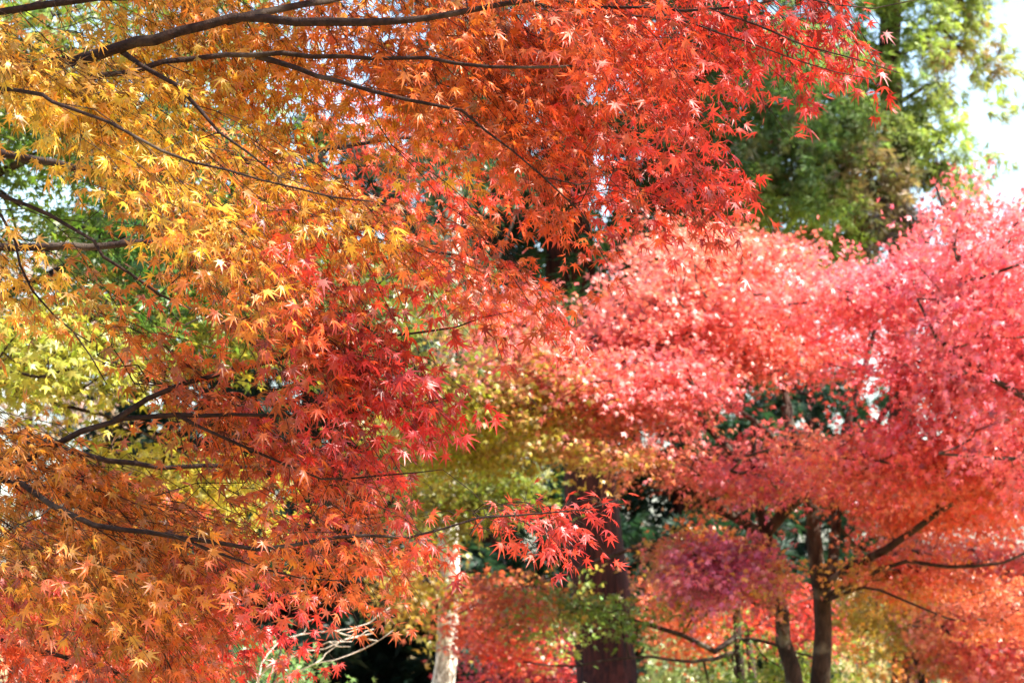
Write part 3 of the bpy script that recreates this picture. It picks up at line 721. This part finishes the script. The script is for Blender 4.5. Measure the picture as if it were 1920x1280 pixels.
hbough([(1684, 400, 34), (1640, 420, 33), (1560, 470, 32.6), (1480, 510, 32.4)])
hbough([(1676, 240, 34), (1540, 180, 32.4), (1400, 190, 31.6), (1270, 260, 31.2)], .045)
hbough([(1678, 300, 34), (1520, 260, 32), (1380, 280, 31.4), (1260, 340, 31)], .045)
hbough([(1672, 140, 34), (1520, 90, 32.4), (1380, 90, 31.8), (1240, 150, 31.4)], .045)
hbough([(1682, 380, 34), (1540, 360, 32), (1400, 390, 31.4), (1290, 430, 31.2)], .04)
hb += tree_boughs(P(1670, 100, 34), topH, 16, 9.6, 15, 1.5, .6, .2)
H_col = cmap([(1300, 200, '587a48'), (1400, 100, '648446'), (1500, 200, '64844a'), (1600, 100, '7c944e'), (1750, 60, '7e9048'), (1860, 60, '8c9a5c'), (1800, 200, '84964c'), (1780, 300, '869a58'),
              (1500, 330, '587644'), (1400, 400, '80984a'), (1550, 450, '86a04e'), (1640, 330, '6a5a40'), (1680, 430, '3e302c'), (1450, 300, '5a5a40'), (1640, 230, '5a6a40'), (1340, 300, '4a683c'), (1830, 110, '776044'), (1270, 350, '4c7040')], .03, 1.35)
conifer(H, hb, H_col, .115, 54, .42, start=.03, droop=.5)

# ------------------------------------------------------------------ pale trunked tree
bI = gp(832, 27)
I_ = thing('pale_tree', 'slim tree with pale sunlit flaking trunk standing left of the dark cedar', 'tree', bI)
trunk(I_, [bI, P(832, 1290, 27), P(838, 1200, 27), P(843, 1100, 27), P(840, 960, 27), P(838, 700, 27), P(850, 300, 27), P(860, -300, 27)], .105, .05, M_PALE, .2, .05, 16, .2)
maple_far(I_, [
    limb([(840, 960, 27), (800, 880, 27), (740, 840, 27), (660, 830, 27)], .03, .008, .3),
    limb([(838, 700, 27), (900, 560, 27.4), (960, 420, 27.6), (980, 300, 27.8)], .03, .008, .3),
    limb([(842, 1080, 27), (800, 1080, 26.6), (770, 1120, 26.4), (760, 1170, 26.4)], .02, .006, .3),
    limb([(843, 1110, 27), (880, 1120, 26.6), (900, 1170, 26.4)], .02, .006, .3),
    limb([(845, 500, 27), (800, 200, 27), (760, -200, 27)], .03, .008, .3),
], [
    ([(730, 940), (860, 960), (820, 1060), (760, 1160), (730, 1120)], 26, 28, 16, 60, .3),
    ([(740, 1080), (940, 1090), (900, 1180), (760, 1200)], 26, 27.5, 14, 40, .3),
    ([(600, -300), (1100, -300), (1050, -40), (650, -40)], 25, 29, 60, 10, .5),
    ([(740, -40), (960, -40), (940, 500), (900, 860), (780, 860), (760, 400)], 25.6, 27.6, 110, 10, .4),
    ([(740, 850), (985, 850), (990, 950), (900, 960), (760, 950)], 24.6, 26.2, 54, 165, .3),
], cmap([(780, 1100, 'a8842c'), (900, 1130, '8a8a30'), (800, 980, '7e7c2c'), (800, -100, '4a6434'), (850, 300, '3e5c36'), (850, 600, '46603a'), (840, 790, '6a7034'), (850, 900, '8c8e28'), (950, 900, '7c8a2a'), (780, 920, '94882a')]), size=.06, per=60)

# ------------------------------------------------------------------ understorey maple: green, orange and red layers across the cedar trunk
bJ = gp(1390, 24.5)
J = thing('maple_tree', 'low maple with green, orange and red leaf layers hanging in front of the cedar trunk', 'tree', bJ, GRP)
trunk(J, [bJ, P(1390, 1300, 24.5), P(1386, 1200, 24.5), P(1380, 1150, 24.5), P(1390, 1060, 24.6)], .05, .03, M_TRUNK, .2, .05, 10, .3)
maple_far(J, [
    limb([(1384, 1190, 24.5), (1340, 1222, 24.2), (1280, 1190, 24), (1210, 1170, 23.8), (1120, 1150, 23.6), (1000, 1140, 23.6)], .03, .007, .2),
    limb([(1386, 1080, 24.5), (1300, 1040, 24.2), (1180, 1030, 24), (1060, 1080, 24), (940, 1110, 24), (860, 1150, 24)], .03, .007, .2),
    limb([(1388, 1220, 24.5), (1300, 1240, 23.6), (1180, 1230, 23.2), (1080, 1250, 23), (980, 1240, 23)], .022, .007, .2),
    limb([(1384, 1200, 24.5), (1430, 1200, 24), (1480, 1220, 23.6), (1560, 1240, 23.4)], .022, .007, .2),
], [
    ([(1080, 1010), (1130, 1010), (1140, 1050), (1090, 1060)], 23.2, 24, 4, 150, .16),
    ([(880, 1080), (1060, 1070), (1120, 1140), (1000, 1150), (860, 1180)], 23, 25, 30, 165, .3),
    ([(920, 1110), (1230, 1130), (1200, 1180), (960, 1180)], 22.8, 24.4, 20, 170, .22),
    ([(1260, 1000), (1350, 1010), (1350, 1180), (1270, 1150)], 23, 24.6, 24, 170, .22),
    ([(1190, 1180), (1330, 1180), (1340, 1290), (1200, 1310), (1080, 1290), (1090, 1240)], 22.4, 24.4, 24, 160, .24),
    ([(860, 1170), (1040, 1180), (1060, 1300), (860, 1300)], 23, 25, 26, 165, .3),
    ([(1270, 960), (1350, 980), (1370, 1090), (1280, 1100)], 23.4, 25, 26, 170, .28),
    ([(1340, 1190), (1560, 1190), (1560, 1300), (1340, 1300)], 23, 24.4, 30, 20, .3),
], cmap([(1140, 1020, 'b8502c'), (1110, 1070, 'a89a3a'), (950, 1110, 'b4582c'), (900, 1150, 'b04a2c'), (1050, 1130, '5c7a2e'), (1150, 1150, '5a7e34'), (1000, 1160, '6a7a2c'), (1200, 1240, '54762e'), (1100, 1270, '6a802e'), (940, 1230, 'c0392c'),
         (1010, 1260, 'b84030'), (1230, 1010, '88802e'), (1300, 1050, 'b4622c'), (1400, 1240, '5c7c2e'), (1500, 1250, '7a8a32')], .02, 1.4), size=.052, per=66, holes=[[(1030, 880), (1220, 880), (1230, 1130), (1040, 1110)], [(1060, 1190), (1190, 1190), (1200, 1320), (1060, 1320)]])

# ------------------------------------------------------------------ further maples at the bottom right
def small_maple(label, px, d, limbs, patches, cols, per=55, size=.06, r=.06):
    b = gp(px, d)
    o = thing('maple_tree', label, 'tree', b, GRP)
    top = limbs[0][0]
    trunk(o, [b, (b + P(*top)) / 2 + np.array([.05, 0, 0]), P(*top)], r, r * .6, M_TRUNK, .2, .05, 10, .3)
    maple_far(o, [limb(l, r * .55, .007, .25) for l in limbs], patches, cmap(cols, .03, 1.15), size=size, per=per)
small_maple('bright red maple low in the lower right corner beyond the lawn', 1830, 29,
    [[(1830, 1180, 29), (1820, 1100, 29), (1780, 1050, 29), (1720, 1030, 29)], [(1830, 1170, 29), (1880, 1080, 29), (1940, 1040, 29)], [(1830, 1190, 29), (1760, 1180, 28.4), (1700, 1170, 28)], [(1832, 1200, 29), (1890, 1210, 28.4), (1950, 1230, 28)]],
    [([(1720, 920), (1960, 880), (1960, 1060), (1700, 1070)], 27.4, 30.5, 80, 20, .4), ([(1700, 1060), (1960, 1040), (1960, 1240), (1830, 1260), (1740, 1200)], 27.4, 30.5, 110, 20, .36), ([(1820, 1200), (1960, 1200), (1960, 1300), (1840, 1300)], 27.4, 29.5, 24, 20, .34)],
    [(1800, 1000, 'd85a40'), (1900, 960, 'dc6048'), (1760, 1080, 'd8603c'), (1820, 1150, 'cc2c30'), (1900, 1120, 'd84c44'), (1900, 1220, 'd85048'), (1740, 1180, 'd87a44'), (1900, 1270, 'd86a4a')])
small_maple('orange and red maple glowing behind the forked stems', 1400, 33,
    [[(1400, 1190, 33), (1380, 1150, 33), (1320, 1120, 33), (1260, 1110, 33)], [(1402, 1185, 33), (1460, 1140, 33), (1520, 1120, 33)]],
    [([(1230, 1100), (1560, 1090), (1560, 1220), (1420, 1240), (1250, 1220)], 31.5, 34.5, 120, 190, .36)],
    [(1300, 1170, 'd4702c'), (1340, 1130, 'd04a30'), (1430, 1160, 'd0502c'), (1520, 1140, 'd23a2c'), (1500, 1200, 'cc4030')])
small_maple('yellow and orange maple at the foot of the bank on the right', 1720, 31,
    [[(1720, 1240, 31), (1690, 1190, 31), (1630, 1160, 31)], [(1722, 1235, 31), (1740, 1190, 31), (1800, 1180, 31)], [(1721, 1238, 31), (1720, 1180, 30.6), (1700, 1120, 30.4)]],
    [([(1590, 1080), (1800, 1060), (1830, 1230), (1700, 1270), (1610, 1240)], 29.6, 32.4, 90, 20, .34)],
    [(1640, 1150, 'c8a83c'), (1700, 1180, 'a8a440'), (1760, 1160, 'd08a3c'), (1780, 1220, 'd0683a')], size=.065)
small_maple('small scarlet maple near the pale trunk at the bottom edge', 950, 32,
    [[(950, 1270, 32), (940, 1230, 32), (900, 1210, 32)], [(952, 1265, 32), (1000, 1220, 32), (1040, 1200, 32)]],
    [([(880, 1180), (1040, 1170), (1060, 1300), (880, 1300)], 31, 33, 50, 200, .34)],
    [(920, 1220, 'c8342c'), (1000, 1240, 'c43030')])

# ------------------------------------------------------------------ bare shrub with bleached twigs
bM = gp(470, 15)
Mo = thing('bare_shrub', 'leafless shrub with bleached pale twigs against deep shade', 'shrub', bM)
tb = Tubes()
mains = [[(470, 1330, 15), (530, 1240, 15), (610, 1215, 15), (650, 1200, 15), (700, 1186, 15)],
         [(470, 1330, 15), (500, 1250, 14.8), (560, 1225, 14.7), (620, 1204, 14.6), (660, 1202, 14.6)],
         [(470, 1330, 15), (500, 1220, 15.2), (560, 1190, 15.3), (630, 1182, 15.3), (690, 1168, 15.4)],
         [(470, 1340, 15), (520, 1280, 14.9), (590, 1240, 14.8), (660, 1225, 14.8)]]
tips = []
for q in mains:
    L = limb(q, .007, .002, .08, .006); tb.add(L[:, :3], L[:, 3], 6)
    for k in range(6, len(L), 2):
        d = unit(unit(L[k, :3] - L[k - 1, :3]) + rng.normal(0, .45, 3)); ln = rng.uniform(.1, .26)
        s = np.linspace(0, 1, 5)[:, None]; p = L[k, :3] + d * s * ln + Z * .15 * s ** 2 * ln + rng.normal(0, .006, (5, 3))
        p[0] = L[k, :3]; tb.add(p, np.linspace(.004, .0015, 5), 4)
tb.build('twigs', M_BARE, Mo)
lim = Tubes(); lim.add(np.array([bM, P(470, 1330, 15)]), [.03, .014], 8); lim.build('stem', M_BARE, Mo)

# ------------------------------------------------------------------ broadleaf shrubs
def shrub(label, px, d, poly, d0, d1, n, cols, per=60, rad=.22, size=.045, name='shrub'):
    b = gp(px, d); o = thing(name, label, 'shrub', b)
    a = np.array(poly); cx, cyy = a.mean(0)
    ls = [limb([(px + k * 14, 1420, d), ((px + q[0]) / 2, (1380 + q[1]) / 2, d), (q[0], q[1], d)], .014, .005, .2) for k, q in enumerate(a[:4].tolist())]
    for l in ls: l[0, :3] = b
    maple_far(o, ls, [(poly, d0, d1, n, -70, rad)], cmap(cols), size=size, per=per, tpl=LEAF5, parts='stem', thick=.1)
shrub('glossy green shrub beside the bleached bare twigs', 490, 16.5, [(420, 1180), (540, 1160), (590, 1300), (420, 1320)], 15.8, 17.2, 40, [(460, 1220, '5c7a40'), (540, 1260, '6a8a4a')])
shrub('pale green shrub at the bottom between the cedar trunk and forked stems', 1290, 38, [(1240, 1190), (1360, 1200), (1380, 1310), (1220, 1320)], 36, 39, 50, [(1290, 1230, '8a9a58'), (1330, 1280, '9aa868')], rad=.35, size=.07)
shrub('grey green shrub on the bank behind the yellow maple', 1760, 42, [(1660, 1120), (1800, 1110), (1830, 1250), (1640, 1260)], 40.5, 43, 50, [(1700, 1200, '7a9468'), (1760, 1160, '8aa070')], rad=.4, size=.08)

# ------------------------------------------------------------------ dark evergreens closing the view
def evergreen(label, px, d, h, wdt, cols, n=34, tuft_=.26, per=16):
    b = gp(px, d); o = thing('evergreen_tree', label, 'tree', b, 'evergreens closing the view')
    top = b + np.array([rng.normal(0, .2), 0, h])
    trunk(o, [b, b + (top - b) * .5, top], .22, .03, M_CEDAR, .6, .03, 10, .2)
    conifer(o, tree_boughs(b, top, n, .7, h * .97, wdt, wdt * .25, .2, .04), cmap(cols), tuft_, per, .55, start=.1)
dk = [(500, 800, '24402e'), (900, 500, '28442e'), (700, 1200, '1e3428')]
evergreen('dark evergreen behind the yellow green maple and the orange leaves', 330, 46, 9.5, 2.6, dk)
evergreen('dark evergreen filling the gap above the bleached twigs', 560, 44, 9, 2.6, dk)
evergreen('deep green evergreen just left of the pale trunk', 730, 48, 6.5, 2.4, dk)
evergreen('deep green evergreen between the pale trunk and the cedar', 930, 43, 9.5, 2.2, dk)
evergreen('shaded evergreen right of the cedar behind the pink maple', 1300, 46, 8, 2.4, dk)
evergreen('dark evergreen beyond the edge of the picture on the left', -420, 46, 9, 2.8, dk)
evergreen('dark evergreen beyond the lawn, outside the picture on the right', 2500, 58, 9, 3, dk)
evergreen('low evergreen far behind the forked maple', 1520, 60, 7, 2.8, dk)

# ------------------------------------------------------------------ dry grass and fallen leaves on the bank
n = 9000
gx = rng.uniform(1, 14, n); gy = rng.uniform(37, 58, n)
gpos = np.column_stack([gx, gy, ground_z(gx, gy)])
BL = (np.array([[-.05, 0, 0], [.05, 0, 0], [.04, .6, .02], [0, 1, .12]]), np.array([[0, 1, 2], [0, 2, 3]]), np.array([0, 0, .6, 1.]))
gc = np.array([lin('a8a064'), lin('c8b888'), lin('8a9048')])[rng.integers(0, 3, n)] * rng.lognormal(0, .2, n)[:, None]
g = leaves_obj('grass', BL, gpos, unit(Z + rng.normal(0, .35, (n, 3))), rand_unit(n), rng.uniform(.12, .4, n), np.clip(gc, 0, .9), M_NEEDLE, None); g['kind'] = 'stuff'
n = 14000
gx = rng.uniform(-8, 12, n); gy = rng.uniform(18, 56, n)
gpos = np.column_stack([gx, gy, ground_z(gx, gy) + .015])
gc = np.array([lin('c8663a'), lin('b84830'), lin('c89a4a'), lin('8a5a3a')])[rng.integers(0, 4, n)]
g = leaves_obj('fallen_leaves', LEAF5, gpos, rand_unit(n) * np.array([1, 1, .1]), unit(Z + rng.normal(0, .25, (n, 3))), rng.uniform(.04, .06, n), gc, M_MAPLE, None); g['kind'] = 'stuff'
